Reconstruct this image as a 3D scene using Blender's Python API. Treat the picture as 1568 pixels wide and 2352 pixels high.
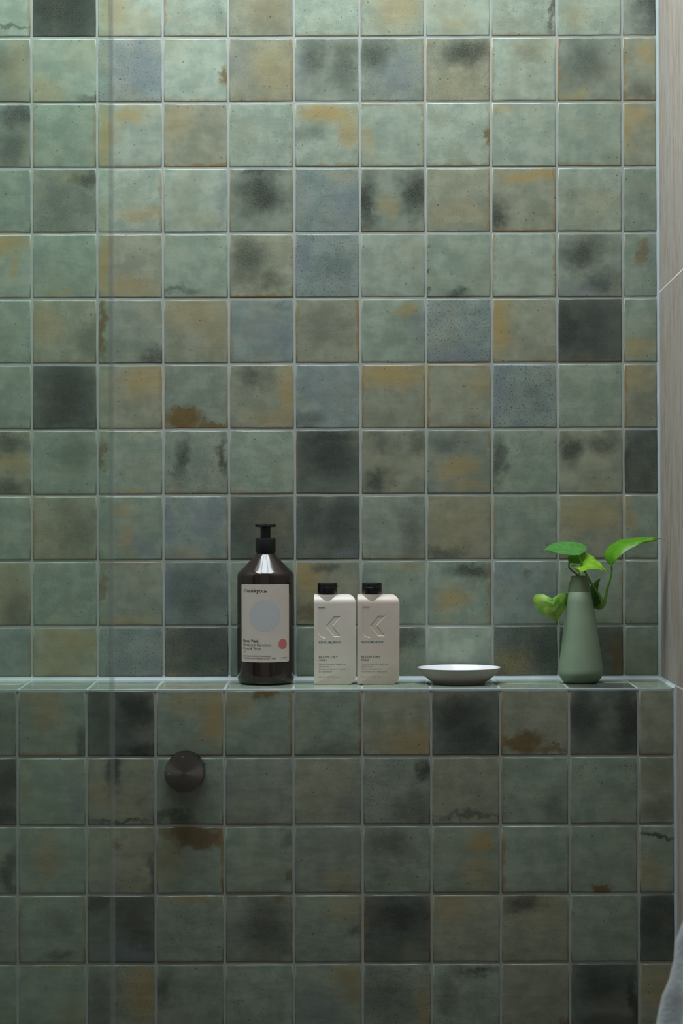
import bpy, bmesh, math, random
from mathutils import Vector, Matrix, Euler

for o in list(bpy.data.objects):
    bpy.data.objects.remove(o, do_unlink=True)
scene = bpy.context.scene
col = scene.collection

# ------------------------------------------------------------------ camera
FPX = 5372.0                      # focal length in pixels of the 1568x2352 frame
CAM_Y, CAM_Z = -3.4, 1.323        # 3.4 m in front of the ledge
PITCH, ROLL = math.atan(54 / FPX), math.radians(-0.14)
cam_data = bpy.data.cameras.new('camera')
cam = bpy.data.objects.new('camera', cam_data)
col.objects.link(cam)
cam_data.sensor_fit = 'VERTICAL'
cam_data.sensor_height = 36.0
cam_data.sensor_width = 24.0
cam_data.lens = FPX / 2352 * 36.0
cam_data.clip_start = 0.05
cam_data.dof.use_dof = True
cam_data.dof.focus_distance = 3.47
cam_data.dof.aperture_fstop = 6.3
cam_rot = (Matrix.Rotation(math.pi / 2 + PITCH, 3, 'X') @ Matrix.Rotation(ROLL, 3, 'Z'))
cam.matrix_world = Matrix.Translation((0, CAM_Y, CAM_Z)) @ cam_rot.to_4x4()
scene.camera = cam


def P(px, py, y):
    """world point at depth plane y that the photograph shows at pixel (px, py)"""
    d = cam_rot @ Vector(((px - 784) / FPX, (1176 - py) / FPX, -1))
    t = (y - CAM_Y) / d.y
    return Vector((0, CAM_Y, CAM_Z)) + d * t


# ------------------------------------------------------------------ world, lights, exposure
world = bpy.data.worlds.new('world')
scene.world = world
world.use_nodes = True
wb = world.node_tree.nodes['Background']
wb.inputs[0].default_value = (1.0, 0.98, 0.91, 1)
wb.inputs[1].default_value = 0.18

sky = bpy.data.lights.new('skylight_daylight', 'AREA')
sky.shape = 'RECTANGLE'
sky.size, sky.size_y = 1.25, 0.86
sky.energy = 34.5
sky.color = (0.88, 0.96, 1.0)
sky_o = bpy.data.objects.new('skylight_daylight', sky)
sky_o.location = (-0.17, -0.31, 2.86)
col.objects.link(sky_o)

cy = scene.cycles
cy.max_bounces = 5
cy.diffuse_bounces = 3
cy.glossy_bounces = 2
cy.transmission_bounces = 2
cy.transparent_max_bounces = 8
cy.caustics_reflective = False
cy.caustics_refractive = False

vs = scene.view_settings
vs.view_transform = 'Standard'
vs.look = 'None'
vs.exposure = 0.20
vs.gamma = 1.0
vs.use_curve_mapping = False

# ------------------------------------------------------------------ general helpers
rng = random.Random(7)


def tag(o, label=None, cat=None, group=None, kind=None):
    if label: o['label'] = label
    if cat: o['category'] = cat
    if group: o['group'] = group
    if kind: o['kind'] = kind
    return o


def empty(name, loc, label, cat, group=None):
    o = bpy.data.objects.new(name, None)
    o.location = loc
    o.empty_display_size = 0.02
    col.objects.link(o)
    return tag(o, label, cat, group)


def link_mesh(name, me, mat=None, parent=None, loc=None, rot=None):
    o = bpy.data.objects.new(name, me)
    if mat is not None and not me.materials:
        me.materials.append(mat)
    if parent is not None:
        o.parent = parent
    if loc is not None: o.location = loc
    if rot is not None: o.rotation_euler = rot
    col.objects.link(o)
    return o


def smooth(me, angle=40):
    for p in me.polygons:
        p.use_smooth = True
    me.set_sharp_from_angle(angle=math.radians(angle))


def pydata(name, verts, faces, sm=None):
    me = bpy.data.meshes.new(name)
    me.from_pydata([tuple(v) for v in verts], [], faces)
    me.update()
    if sm: smooth(me, sm)
    return me


def lathe(name, profile, seg=64, sm=35):
    """profile: list of (r, z) from bottom to top"""
    verts, faces, rings = [], [], []
    for r, z in profile:
        if r < 1e-6:
            rings.append([len(verts)]); verts.append((0, 0, z))
        else:
            rings.append(list(range(len(verts), len(verts) + seg)))
            verts += [(r * math.cos(2 * math.pi * i / seg), r * math.sin(2 * math.pi * i / seg), z) for i in range(seg)]
    for a, b in zip(rings, rings[1:]):
        for i in range(seg):
            j = (i + 1) % seg
            if len(a) == 1 and len(b) == 1: continue
            if len(a) == 1: faces.append((a[0], b[j], b[i]))
            elif len(b) == 1: faces.append((a[i], a[j], b[0]))
            else: faces.append((a[i], a[j], b[j], b[i]))
    return pydata(name, verts, faces, sm)


def boxes(name, lst, bevel=0.0, sm=None):
    bm = bmesh.new()
    for (x0, x1, y0, y1, z0, z1) in lst:
        m = Matrix.Translation(((x0 + x1) / 2, (y0 + y1) / 2, (z0 + z1) / 2)) @ Matrix.Diagonal((x1 - x0, y1 - y0, z1 - z0, 1))
        bmesh.ops.create_cube(bm, size=1, matrix=m)
    if bevel:
        bmesh.ops.bevel(bm, geom=bm.edges[:], offset=bevel, segments=2, affect='EDGES', profile=0.5)
    me = bpy.data.meshes.new(name)
    bm.to_mesh(me); bm.free()
    if sm: smooth(me, sm)
    return me


def catmull(pts, n):
    pts = [Vector(p) for p in pts]
    e = [pts[0] * 2 - pts[1]] + pts + [pts[-1] * 2 - pts[-2]]
    out, m = [], len(pts) - 1
    for k in range(n):
        t = k / (n - 1) * m
        i = min(int(t), m - 1); f = t - i
        p0, p1, p2, p3 = e[i:i + 4]
        out.append(0.5 * (2 * p1 + (p2 - p0) * f + (2 * p0 - 5 * p1 + 4 * p2 - p3) * f * f + (3 * p1 - p0 - 3 * p2 + p3) * f ** 3))
    return out


def tube(name, pts, radii, seg=10, n=28):
    c = catmull(pts, n)
    verts, faces = [], []
    up = Vector((0.13, -0.9, 0.31))
    for k, p in enumerate(c):
        t = (c[min(k + 1, n - 1)] - c[max(k - 1, 0)]).normalized()
        a = t.cross(up).normalized(); b = t.cross(a)
        f = k / (n - 1) * (len(radii) - 1); i = min(int(f), len(radii) - 2); r = radii[i] + (radii[i + 1] - radii[i]) * (f - i)
        verts += [p + (a * math.cos(2 * math.pi * s / seg) + b * math.sin(2 * math.pi * s / seg)) * r for s in range(seg)]
    for k in range(n - 1):
        for s in range(seg):
            s2 = (s + 1) % seg
            faces.append((k * seg + s, k * seg + s2, (k + 1) * seg + s2, (k + 1) * seg + s))
    faces.append(tuple(range(seg - 1, -1, -1)))
    faces.append(tuple((n - 1) * seg + s for s in range(seg)))
    me = pydata(name, verts, faces, 60)
    bm = bmesh.new(); bm.from_mesh(me); bmesh.ops.recalc_face_normals(bm, faces=bm.faces[:]); bm.to_mesh(me); bm.free()
    return me


def text_mesh(s, x, z, w, h, bold=0.0, spacing=1.0):
    """flat lettering mesh in the XZ plane: left edge x, baseline z, total width w, cap height h"""
    cu = bpy.data.curves.new('lettering', 'FONT')
    cu.body = s
    cu.size = 1.0
    cu.offset = bold
    cu.space_character = spacing
    cu.resolution_u = 4
    o = bpy.data.objects.new('lettering', cu)
    col.objects.link(o)
    bpy.context.view_layer.update()
    dg = bpy.context.evaluated_depsgraph_get()
    me = bpy.data.meshes.new_from_object(o.evaluated_get(dg))
    bpy.data.objects.remove(o, do_unlink=True)
    bpy.data.curves.remove(cu)
    xs = [v.co.x for v in me.vertices]
    x0, x1 = min(xs), max(xs)
    kx, kz = w / (x1 - x0), h / 0.73
    for v in me.vertices:
        v.co = Vector((x + (v.co.x - x0) * kx, 0, z + v.co.y * kz))
    me.materials.clear()
    return me


# ------------------------------------------------------------------ material helpers
class NT:
    def __init__(self, name):
        self.m = bpy.data.materials.new(name)
        self.m.use_nodes = True
        self.t = self.m.node_tree
        self.t.nodes.clear()
        self.out = self.n('ShaderNodeOutputMaterial')

    def n(self, kind, **kw):
        nd = self.t.nodes.new(kind)
        for k, v in kw.items(): setattr(nd, k, v)
        return nd

    def put(self, sock, v):
        if hasattr(v, 'links'): self.t.links.new(v, sock)
        else: sock.default_value = v

    def math(self, op, a, b=None, c=None, clamp=False):
        nd = self.n('ShaderNodeMath', operation=op, use_clamp=clamp)
        for i, v in enumerate((a, b, c)):
            if v is not None: self.put(nd.inputs[i], v)
        return nd.outputs[0]

    def vmath(self, op, a, b=None, out=0):
        nd = self.n('ShaderNodeVectorMath', operation=op)
        self.put(nd.inputs[0], a)
        if b is not None: self.put(nd.inputs['Scale'] if op == 'SCALE' else nd.inputs[1], b)
        return nd.outputs['Value'] if out == 'v' else nd.outputs[0]

    def attr(self, name, out='Vector'):
        return self.n('ShaderNodeAttribute', attribute_type='OBJECT', attribute_name=name).outputs[out]

    def noise(self, vec, scale, detail=2, rough=0.5, dist=0, out='Fac', dim='3D'):
        nd = self.n('ShaderNodeTexNoise', noise_dimensions=dim)
        self.put(nd.inputs['Vector'], vec)
        nd.inputs['Scale'].default_value = scale
        nd.inputs['Detail'].default_value = detail
        nd.inputs['Roughness'].default_value = rough
        nd.inputs['Distortion'].default_value = dist
        return nd.outputs[out]

    def step(self, v, lo, hi, a=0.0, b=1.0):
        nd = self.n('ShaderNodeMapRange', interpolation_type='SMOOTHSTEP')
        self.put(nd.inputs['Value'], v)
        self.put(nd.inputs['From Min'], lo); self.put(nd.inputs['From Max'], hi)
        nd.inputs['To Min'].default_value = a; nd.inputs['To Max'].default_value = b
        return nd.outputs[0]

    def mix(self, f, a, b, mode='MIX'):
        nd = self.n('ShaderNodeMix', data_type='RGBA', blend_type=mode)
        self.put(nd.inputs[0], f); self.put(nd.inputs[6], a); self.put(nd.inputs[7], b)
        return nd.outputs[2]

    def sep(self, v):
        nd = self.n('ShaderNodeSeparateXYZ'); self.put(nd.inputs[0], v); return nd.outputs

    def comb(self, x, y, z):
        nd = self.n('ShaderNodeCombineXYZ')
        for i, v in enumerate((x, y, z)): self.put(nd.inputs[i], v)
        return nd.outputs[0]

    def bump(self, h, strength, dist):
        nd = self.n('ShaderNodeBump')
        nd.inputs['Strength'].default_value = strength
        nd.inputs['Distance'].default_value = dist
        self.put(nd.inputs['Height'], h)
        return nd.outputs[0]

    def bsdf(self, **kw):
        b = self.n('ShaderNodeBsdfPrincipled')
        for k, v in kw.items(): self.put(b.inputs[k.replace('_', ' ')], v)
        self.t.links.new(b.outputs[0], self.out.inputs[0])
        return b


def rgba(c): return (c[0], c[1], c[2], 1)


def simple(name, c, rough=0.5, metal=0.0, var=0.06, scale=60, bump=0.0, **kw):
    t = NT(name)
    tc = t.n('ShaderNodeTexCoord').outputs['Object']
    n = t.noise(tc, scale, 3)
    k = t.step(n, 0.3, 0.7)
    cc = t.mix(k, rgba([v * (1 - var) for v in c]), rgba([min(1, v * (1 + var)) for v in c]))
    a = dict(Base_Color=cc, Roughness=rough, Metallic=metal)
    a.update(kw)
    if bump: a['Normal'] = t.bump(n, bump, 0.001)
    t.bsdf(**a)
    return t.m


# -------- glazed tile: every tile's stains come from its own properties
DARK = (0.027, 0.033, 0.028)
BLUE = (0.165, 0.196, 0.215)
OCHRE = (0.330, 0.248, 0.098)
RUST = (0.135, 0.080, 0.018)


TILE_MATS = {}


def tile_material(nd=0, nb=0, no=0, nr=0, edged=False, cracked=False):
    """glaze with as many dark, blue, ochre and rust stains as the tile has"""
    key = (nd, nb, no, nr, edged, cracked)
    if key in TILE_MATS: return TILE_MATS[key]
    t = NT('glazed_tile')
    s = t.sep(t.vmath('SCALE', t.n('ShaderNodeTexCoord').outputs['Object'], 10.0))
    p = t.comb(s[0], s[2], 0.0)
    ps = t.vmath('ADD', p, t.attr('seed'))

    def N(vec, scale, detail=2, rough=0.5, out='Fac'): return t.noise(vec, scale, detail, rough, 0, out, '2D')
    fine = N(ps, 62.0, 3, 0.8)
    mott = t.step(fine, 0.32, 0.66)
    soft = N(ps, 3.2, 3, 0.6)
    spk = t.attr('speck', 'Fac')
    if nd + nb + no + nr + cracked:
        mid = N(ps, 11.0, 2, 0.6, 'Color')
    if nd + nb + no + nr:
        big = N(ps, 2.0, 2, 0.55, 'Color')
        w = t.vmath('ADD', t.vmath('SCALE', t.vmath('SUBTRACT', big, (0.5, 0.5, 0.5)), 0.34),
                    t.vmath('SCALE', t.vmath('SUBTRACT', mid, (0.5, 0.5, 0.5)), 0.15))
        pw = t.vmath('MULTIPLY', t.vmath('ADD', p, w), (1, 1, 0))

    def blobs(k, n, lo=1.5, hi=0.15):
        acc = None
        for i in range(1, n + 1):
            rr = t.sep(t.attr('%s%d_size' % (k, i)))
            d = t.vmath('MULTIPLY', t.vmath('SUBTRACT', pw, t.attr('%s%d_at' % (k, i))), t.comb(rr[0], rr[1], 0.0))
            m = t.math('MULTIPLY', t.step(t.math('MULTIPLY_ADD', fine, 0.5, t.math('SUBTRACT', t.vmath('LENGTH', d, out='v'), 0.25)), lo, hi), rr[2])
            acc = m if acc is None else t.math('MAXIMUM', acc, m)
        return acc

    base = t.attr('tint', 'Color')
    c = t.mix(t.step(soft, 0.30, 0.72), t.mix(1.0, base, (0.82, 0.85, 0.84, 1), 'MULTIPLY'),
              t.mix(1.0, base, (1.12, 1.10, 1.08, 1), 'MULTIPLY'))
    warm = t.step(N(t.vmath('ADD', ps, (5.3, 2.2, 0)), 1.6, 2), 0.46, 0.75, 0, 0.30)
    c = t.mix(warm, c, rgba((0.292, 0.285, 0.190)))
    c = t.mix(t.math('MULTIPLY', mott, 0.16), c, t.mix(1.0, c, (0.62, 0.64, 0.62, 1), 'MULTIPLY'))
    if nb: c = t.mix(t.math('MULTIPLY', blobs('blue', nb), t.math('MULTIPLY_ADD', mott, 0.35, 0.62)), c, rgba(BLUE))
    if no: c = t.mix(t.math('MULTIPLY', blobs('ochre', no), t.math('MULTIPLY_ADD', fine, 0.5, 0.62)), c, rgba(OCHRE))
    if nd:
        dark = blobs('dark', nd)
        c = t.mix(t.math('MINIMUM', t.math('MULTIPLY', dark, t.math('MULTIPLY_ADD', mott, 0.50, 0.62)), 0.97), c, rgba(DARK))
    if nr: c = t.mix(t.math('MINIMUM', t.math('MULTIPLY', blobs('rust', nr, 1.32, 0.48), t.math('MULTIPLY_ADD', fine, 0.6, 0.60)), 0.94), c, rgba(RUST))
    if edged:   # ochre bleeding along the tile's edges
        es = t.sep(t.attr('edge')); hs = t.sep(t.attr('half'))
        q = t.math('MULTIPLY_ADD', N(ps, 6.0, 2, 0.6), 0.13, -0.035)

        def edge(coord, half, sgn, st):
            d = t.math('SUBTRACT', half, t.math('MULTIPLY', coord, sgn))
            return t.math('MULTIPLY', t.step(t.math('SUBTRACT', d, q), 0.026, -0.008), st)
        ed = edge(s[0], hs[0], -1, es[0])
        for e_ in ((s[0], hs[0], 1, es[1]), (s[2], hs[1], 1, es[2]), (s[2], hs[1], -1, hs[2])):
            ed = t.math('MAXIMUM', ed, edge(*e_))
        c = t.mix(t.math('MULTIPLY', ed, 0.80), c, rgba((0.240, 0.140, 0.036)))
    # fine dark freckles and a few pin holes
    fr = t.step(N(ps, 40.0, 2, 0.75), 0.60, 0.70)
    c = t.mix(t.math('MULTIPLY', fr, spk), c, rgba((0.035, 0.042, 0.036)))
    v = t.n('ShaderNodeTexVoronoi', feature='F1', voronoi_dimensions='2D')
    t.put(v.inputs['Vector'], ps); v.inputs['Scale'].default_value = 9.0
    vr = t.sep(v.outputs['Color'])
    dot = t.math('MULTIPLY', t.step(v.outputs['Distance'], t.math('MULTIPLY_ADD', t.math('POWER', vr[1], 4.0), 0.15, 0.035), 0.0), t.math('GREATER_THAN', vr[0], 0.60))
    c = t.mix(t.math('MULTIPLY', dot, 0.78), c, rgba((0.030, 0.030, 0.026)))
    if cracked:  # hairline cracks
        cr = t.n('ShaderNodeTexVoronoi', feature='DISTANCE_TO_EDGE', voronoi_dimensions='2D')
        t.put(cr.inputs['Vector'], t.vmath('ADD', ps, t.vmath('SCALE', mid, 0.35))); cr.inputs['Scale'].default_value = 2.6
        crm = t.math('MULTIPLY', t.step(cr.outputs['Distance'], 0.013, 0.004), t.step(N(ps, 3.0, 2), 0.50, 0.60))
        c = t.mix(t.math('MULTIPLY', crm, t.attr('crack', 'Fac')), c, rgba((0.10, 0.075, 0.035)))
    # glaze relief: shallow ripples and orange peel
    h = t.math('ADD', N(t.vmath('MULTIPLY', ps, (0.8, 1.9, 1)), 2.6, 2, 0.5), t.math('MULTIPLY', N(ps, 40.0, 1), 0.06))
    rough = t.math('MULTIPLY_ADD', fine, 0.14, 0.13)
    t.bsdf(Base_Color=c, Roughness=rough, Normal=t.bump(h, 0.30, 0.0016), Specular_IOR_Level=0.45)
    TILE_MATS[key] = t.m
    return t.m


def grout_material(name, c):
    t = NT(name)
    tc = t.n('ShaderNodeTexCoord').outputs['Object']
    n1 = t.noise(tc, 900, 2, 0.7); n2 = t.noise(tc, 25, 3)
    cc = t.mix(t.step(n2, 0.3, 0.7), rgba([v * 0.86 for v in c]), rgba(c))
    cc = t.mix(t.step(n1, 0.56, 0.75, 0, 0.35), cc, rgba([v * 0.45 for v in c]))
    t.bsdf(Base_Color=cc, Roughness=0.8, Normal=t.bump(n1, 0.4, 0.0004))
    return t.m


def stone_material():
    t = NT('grained_stone')
    tc = t.n('ShaderNodeTexCoord').outputs['Object']
    v = t.vmath('MULTIPLY', tc, (1, 55, 12.0))
    v2 = t.vmath('MULTIPLY', tc, (1, 190, 34))
    a = t.noise(v, 1.6, 4, 0.65, 0.8); b = t.noise(v2, 2.2, 3, 0.65); d = t.noise(t.vmath('MULTIPLY', tc, (1, 26, 6)), 1.3, 3)
    c = t.mix(t.step(a, 0.32, 0.68), rgba((0.310, 0.250, 0.205)), rgba((0.420, 0.375, 0.325)))
    c = t.mix(t.step(d, 0.48, 0.66, 0, 0.65), c, rgba((0.395, 0.380, 0.355)))
    c = t.mix(t.step(b, 0.55, 0.72, 0, 0.55), c, rgba((0.205, 0.165, 0.130)))
    t.bsdf(Base_Color=c, Roughness=0.6, Normal=t.bump(b, 0.25, 0.0008))
    return t.m


M_TILE = tile_material()
M_GROUT = grout_material('grout', (0.375, 0.405, 0.385))
M_SEAL = grout_material('corner_sealant', (0.42, 0.50, 0.52))
M_STONE = stone_material()
M_STONE_JOINT = grout_material('stone_joint', (0.86, 0.80, 0.70))
M_PLASTER = simple('plaster', (0.42, 0.41, 0.38), 0.85, scale=8)
M_CEIL = simple('ceiling_paint', (0.62, 0.64, 0.63), 0.9, scale=6)
M_FLOOR = simple('floor_stone', (0.22, 0.21, 0.19), 0.55, var=0.15, scale=12)
M_BLACK = simple('black_plastic', (0.006, 0.006, 0.006), 0.45, bump=0.02, scale=300)
M_BLACKGLOSS = simple('black_gloss_plastic', (0.005, 0.005, 0.006), 0.32)

# ------------------------------------------------------------------ tile data (upper wall 11x11, ledge front 5x11)
BASE = {
    'p': (0.300, 0.360, 0.292), 't': (0.242, 0.300, 0.238), 'g': (0.230, 0.268, 0.216),
    'y': (0.260, 0.278, 0.208), 'o': (0.280, 0.265, 0.165), 'b': (0.220, 0.272, 0.250), 'k': (0.118, 0.142, 0.122),
}
UPPER = [
 "p D2,-3.5,5,.4,6 r5|k D0,0,7,7,9|p O-3,0,3,6,5 O0,-3,5,2,3|p l5 D3.5,-2,1,2,2|y O1,0,4,5,3 D2,-2,3,4,2|p|p O1,0,4,4,6 l4|p O0,-3,3,2,4 O-2,1,4,3,2|p c9 D4.6,0,.5,6,7 s3|p O-2,-2,2,3,3|g D2,0,2.5,5,8 B2,-3,2,3,5",
 "g O3,0,3,5,3 D0,1.5,2.5,2,4|p O-3,-3,3,2.5,5 O3,3,3,3,2 D4,-4.6,3,.6,5|b B2,0,4,4,7 O-4,2,1.5,3,3 s6|p R4.4,-.5,.9,1.7,8 t3 b5|y O2,0,4,5,4 b5 r5 B-3,1,2,3,4|g D-2,2,2.5,4,6 D2.5,1,2.5,4,6 B-4,0,1.2,4,6|g D-3,2.5,3,3,7 B1,-1,4,4,6 r4 s4|y D1,2.5,5,2.5,8 O0,-2,5,4,2 l3 r3 s4|p D1,3,3,2,3 O2,3,4,2.5,3 l4|g D-.5,1,4,4,6 l8 O-2,-4,2,1,5|y O1.5,2,1.5,2,6 D0,-4,3,1.5,5 l7",
 "g D3,3,3,3,8 D2,-2,3,4,6 B2,4,3,1,5|t r4 l5|p O-4,0,2,5,8 O0,3,3,1.5,7 b4|y O-3,2,3,3,4 b8 D2,2,3,2,2|p r3|p O0,3.2,5,2,9 O3.5,1,2,3,7 D-3,0,3,1.5,4 b5|p O-4,-1,1.5,3,5 t5 r5 b4|p R4.3,-.8,.9,1.6,8 r4 b5|p O-3,4,3,1,4 c8|t b5|y O-1,3,3,2,6 O-2.2,0,1,3,6",
 "t|g D3,3,2.5,2,8 O1,4,2,1.5,3 D0,0,5,5,3 s4|p O2,-2.2,4,1.4,6 r6 O-4,-2,1,3,4|p B4.3,0,.7,5,6 O1,-3,4,2,2|g D0,1,4,4,9 l3 D0,4.5,4,1,8 r4|b B3,-2,2.5,4,7 O2,4,3,1,3 s5|g D-4,0,2,5,9 D3.5,1,2.5,4,9 O-.5,-1,1.5,2,5|y r6 O0,-2,5,2,3|y O1,3.9,5,1,9 D-4,-2.5,2,3,8 b6 r5|p O0,-2,5,4,2 D-3,0,1.5,2,3 b4|t D0,0,3,5,2",
 "p O0,3,5,2,8 O2.5,0,1,3,6|t O-1,-4.3,2,.8,4|y O-4,0,1.3,5,8 O0,-3,4,2,5|t D-3,-3.6,3,.7,6|y D-2,1,3,4,7 D1,-2,2,2,6 r5 b9|b B-4,2,1.5,4,8 D1,0,3,3,2 s7|p O3,2,2,2,2 b3|t D-4.9,-1,.4,4,9 D0,-4.4,2,1,7|p l5 r6|g D-1,2,4,3,8 D2,-3,3,2,7 B-1,-4,3,1.5,7|t R-.1,2,.9,2,6 B1.5,3,1.5,3,4",
 "t c7|y O-3,1,3,3,4 D4,-1,3,3,4|g R-4.3,0,.8,4.5,8 D4,-4,3,1.5,7 s2|y O0,3,5,3,4 O3,0,3,4,3|b l6 B3.8,-2,.8,4,8 B0,0,3,3,5 D3,4,2,1,4|y r8 l5 D0,1,5,4,3 s2|t O2,3,2,1.2,7 B4,0,1.5,5,5 D2,1,3,3,2|b B0,-4,6,2,8 s8|y O-3.6,1,2.3,5,9 b5|k D0,0,7,7,6 D-3.5,0,2,5,8|t O0,-2.5,3,2,6",
 "t b3|k D0,0,4.5,6,8 D0,-4,4,1,7 r2|y O2,2.5,4,3,7 r5 O-2,1,3,2,2|g R-2.4,-3.2,2.7,1.5,9 R2.5,-4.2,3,.6,8 l5 r3|y D-1,3.5,3,1.7,6 O3.6,0,1.5,5,7 O2,-3.5,4,1.5,5|b D-3,-3.5,3,1.5,5 B0,2,5,3,5 c6|y O0,3.2,6,2,9 l6 r6|y O3,2,3,3,4 l8 b5 t4|b B-4,2,1.5,4,8 s9 D1,1,4,3,2|t b3|y O-1,3,3,2,5 l7 D1,-1,2,3,3",
 "y D1,3,4,2,7 O2,0,3,1.5,7 D1,-4,4,2,7|t D2,2,4,4,4|t R-4.3,1.5,.8,2,7 O0,-4.5,4,.8,5 t4|g D-2,1,1.2,4,7 D4.2,1,.8,3,8 b6 s4|t b5 t2|k D0,1,5,4,8 D0,3.8,5,1.5,8 l4|y D-2.5,-3,2.5,2,8 D-2,3,3,2,5 D4,3,1.5,2,5|g O0,-1,4,2,7 O2,-4,4,1,5 D-2,3,5,2,4 r5|t D-4.2,0,1.2,4,7 c5|y D-3,2,2,3,8 D2,3,3,2,6|k D-2,0,.8,5,7 D0,0,4,6,5 s7",
 "t r4|y D2,0,4,5,4 O-2,-1,4,5,2 l5|t O-1,3,2,1.5,5 O-.5,-2,1.2,2.5,5 B2,-3,2.5,2,7|b B-4.2,2,.9,3,9 B2,1,2,3,6 O-1,-4,3,1,4 r5|k O2,0,4,4,2 D-2,1,4,4,4|k D2,1,3,4,6 D-2,2,3,4,4 B3,-4,2,1,7 s6|g D3,-1,2.5,5,5|y O0,0,6,5,3 D-3,-4,4,1.5,6 r4|t l4|y O0,2,5,3,5 r5|t O-2,2,1.2,3,6",
 "y O1,0,4,5,3 D3,-3,3,3,5|t|g R-4.3,1,.7,1.8,5 t6 O0,-4,5,1,4|b B-4.2,1,1.2,5,9 D0,0,5,5,5 s3|t|y O-3,2,3,3,8 R-3,-3,1.3,1.3,6 D0,3.5,2,1,6|t O2,4,3,1,3|t D2,3.8,4,1.5,8 O-1,-1,3,2,8 r6|b R1,3,1,.7,4|t r5|g",
 "b l0 r5|y O1,2,4,2,6 O0,0,5,5,3|b B3,-2,2,3,5 s7|k D0,1,6,5,5 s9 O-3,-4,3,1,6|b D0,0,5,5,4|t|t D2,2,3,2,7|p|k O-2,-2,3,3,5 s9 D2,1,4,4,5|k D-4.6,0,.5,5,8 R4,-1,1.2,4,6|t",
]
LOWER = [
 "t D3,0,3,5,3 s2|t O-1,2,3,3,6 D4.4,-3,1,3,7 b7|k D-3,1,2,5,6 D2,2,3,3,9 D3,-4,3,1,9|t O3.5,1,2,5,8 O0,3,4,2,5 b4|t R1,4.5,1.8,.9,9 r7 O-3,3,3,3,4|t c8 r7 D0,-4,4,1,4|y O3,-3,5,3,7|k D-1,1,4,3,9 D1,-2,4,3,8|y R-2,-3,2.8,1.5,9 R2.5,-4.3,3,.5,7 l7|k D3.5,0,2,6,9 D-3,1,2.5,4,8 b5|y b7 c4",
 "k D3,2,3,4,9 D3,-4,3,2,9|t B3.5,-1,1.5,4,6 O-4,0,1,2,4|y D-1,3,1.6,2.5,9 O-3,0,2,2,5 D0,-4.7,5,.4,7|t D-2,-4,4,1,7 D0,0,5,5,3|g B-4.4,0,.7,5,7 B-2,-4.5,4,.7,5|y B4,-2,2,3,5 D3,-2,3,3,2|g D3.5,3,1.7,2,9 D3,-3,3,3,5 s6|y D1,-3.5,5,.4,6 c5|t l5 D3,-3,2,2,4|t c9|y D0,3,3,3,3 D0,-3,3,2,4",
 "t D4,-2,1.5,4,8 O2,-1,1,2,5|t O-1,1,3,4,5|y R-.8,2.6,.5,.9,6 D4.6,-2,.8,3,6|t R1,3.6,5,1.5,9 r7 O-3,0,3,3,4|t D4,3,1,2,5 R4.4,-2.5,.6,1.2,7 b6|g O2,-3,3,2,3|t D-1,2,4,3,6 D-3,-2,2,3,3|t O2,3,2.5,1.7,9 O2,-2,3,3,5|t l8 b5|t R0,-4.4,1.5,1,9 l4 r4|t D0,3.6,4,.4,9 O-1,-2,3,3,5",
 "g O-2,-1,3,2,6 B2,2,4,3,4|t D1,2,3,2,4 D1,-4,3,1,6 l5 r6|k D-3,4,3,1.2,9 D2,2,4,4,6 B0,-4,5,1.5,7|t O0,4.2,5,1,6 b5 s4|g D1,0,4,5,7 R3,4.4,1,.8,6 r5|t O2,3,3,2,4 r6 D4,0,1.2,1,6|k D0,2,5,3,9 l5 r4|y O-2,3,4,2,5|y D-2,3.5,3,1.5,8 O0,3,4,3,3|t|k D0,1,4,5,7",
 "t|t t5 O3,-3,3,2,3|g D-3,0,3,5,6 O3,1,3,5,7 s5|t D-4,1,1.5,3,6 s3|t c9|t O3.5,3,3,4,5 B-2,-2,4,3,5|g D-2,0,4,4,5 O4,-2,1.5,4,5 s6|t D2,4,4,.8,7 D-3,0,2,3,4 s4|y R4.6,-4,.6,1,6|k D0,2,4,4,7 D4,-1,1.2,5,9 D0,-4,5,2,6|y O0,1,3,4,4",
]


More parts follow.
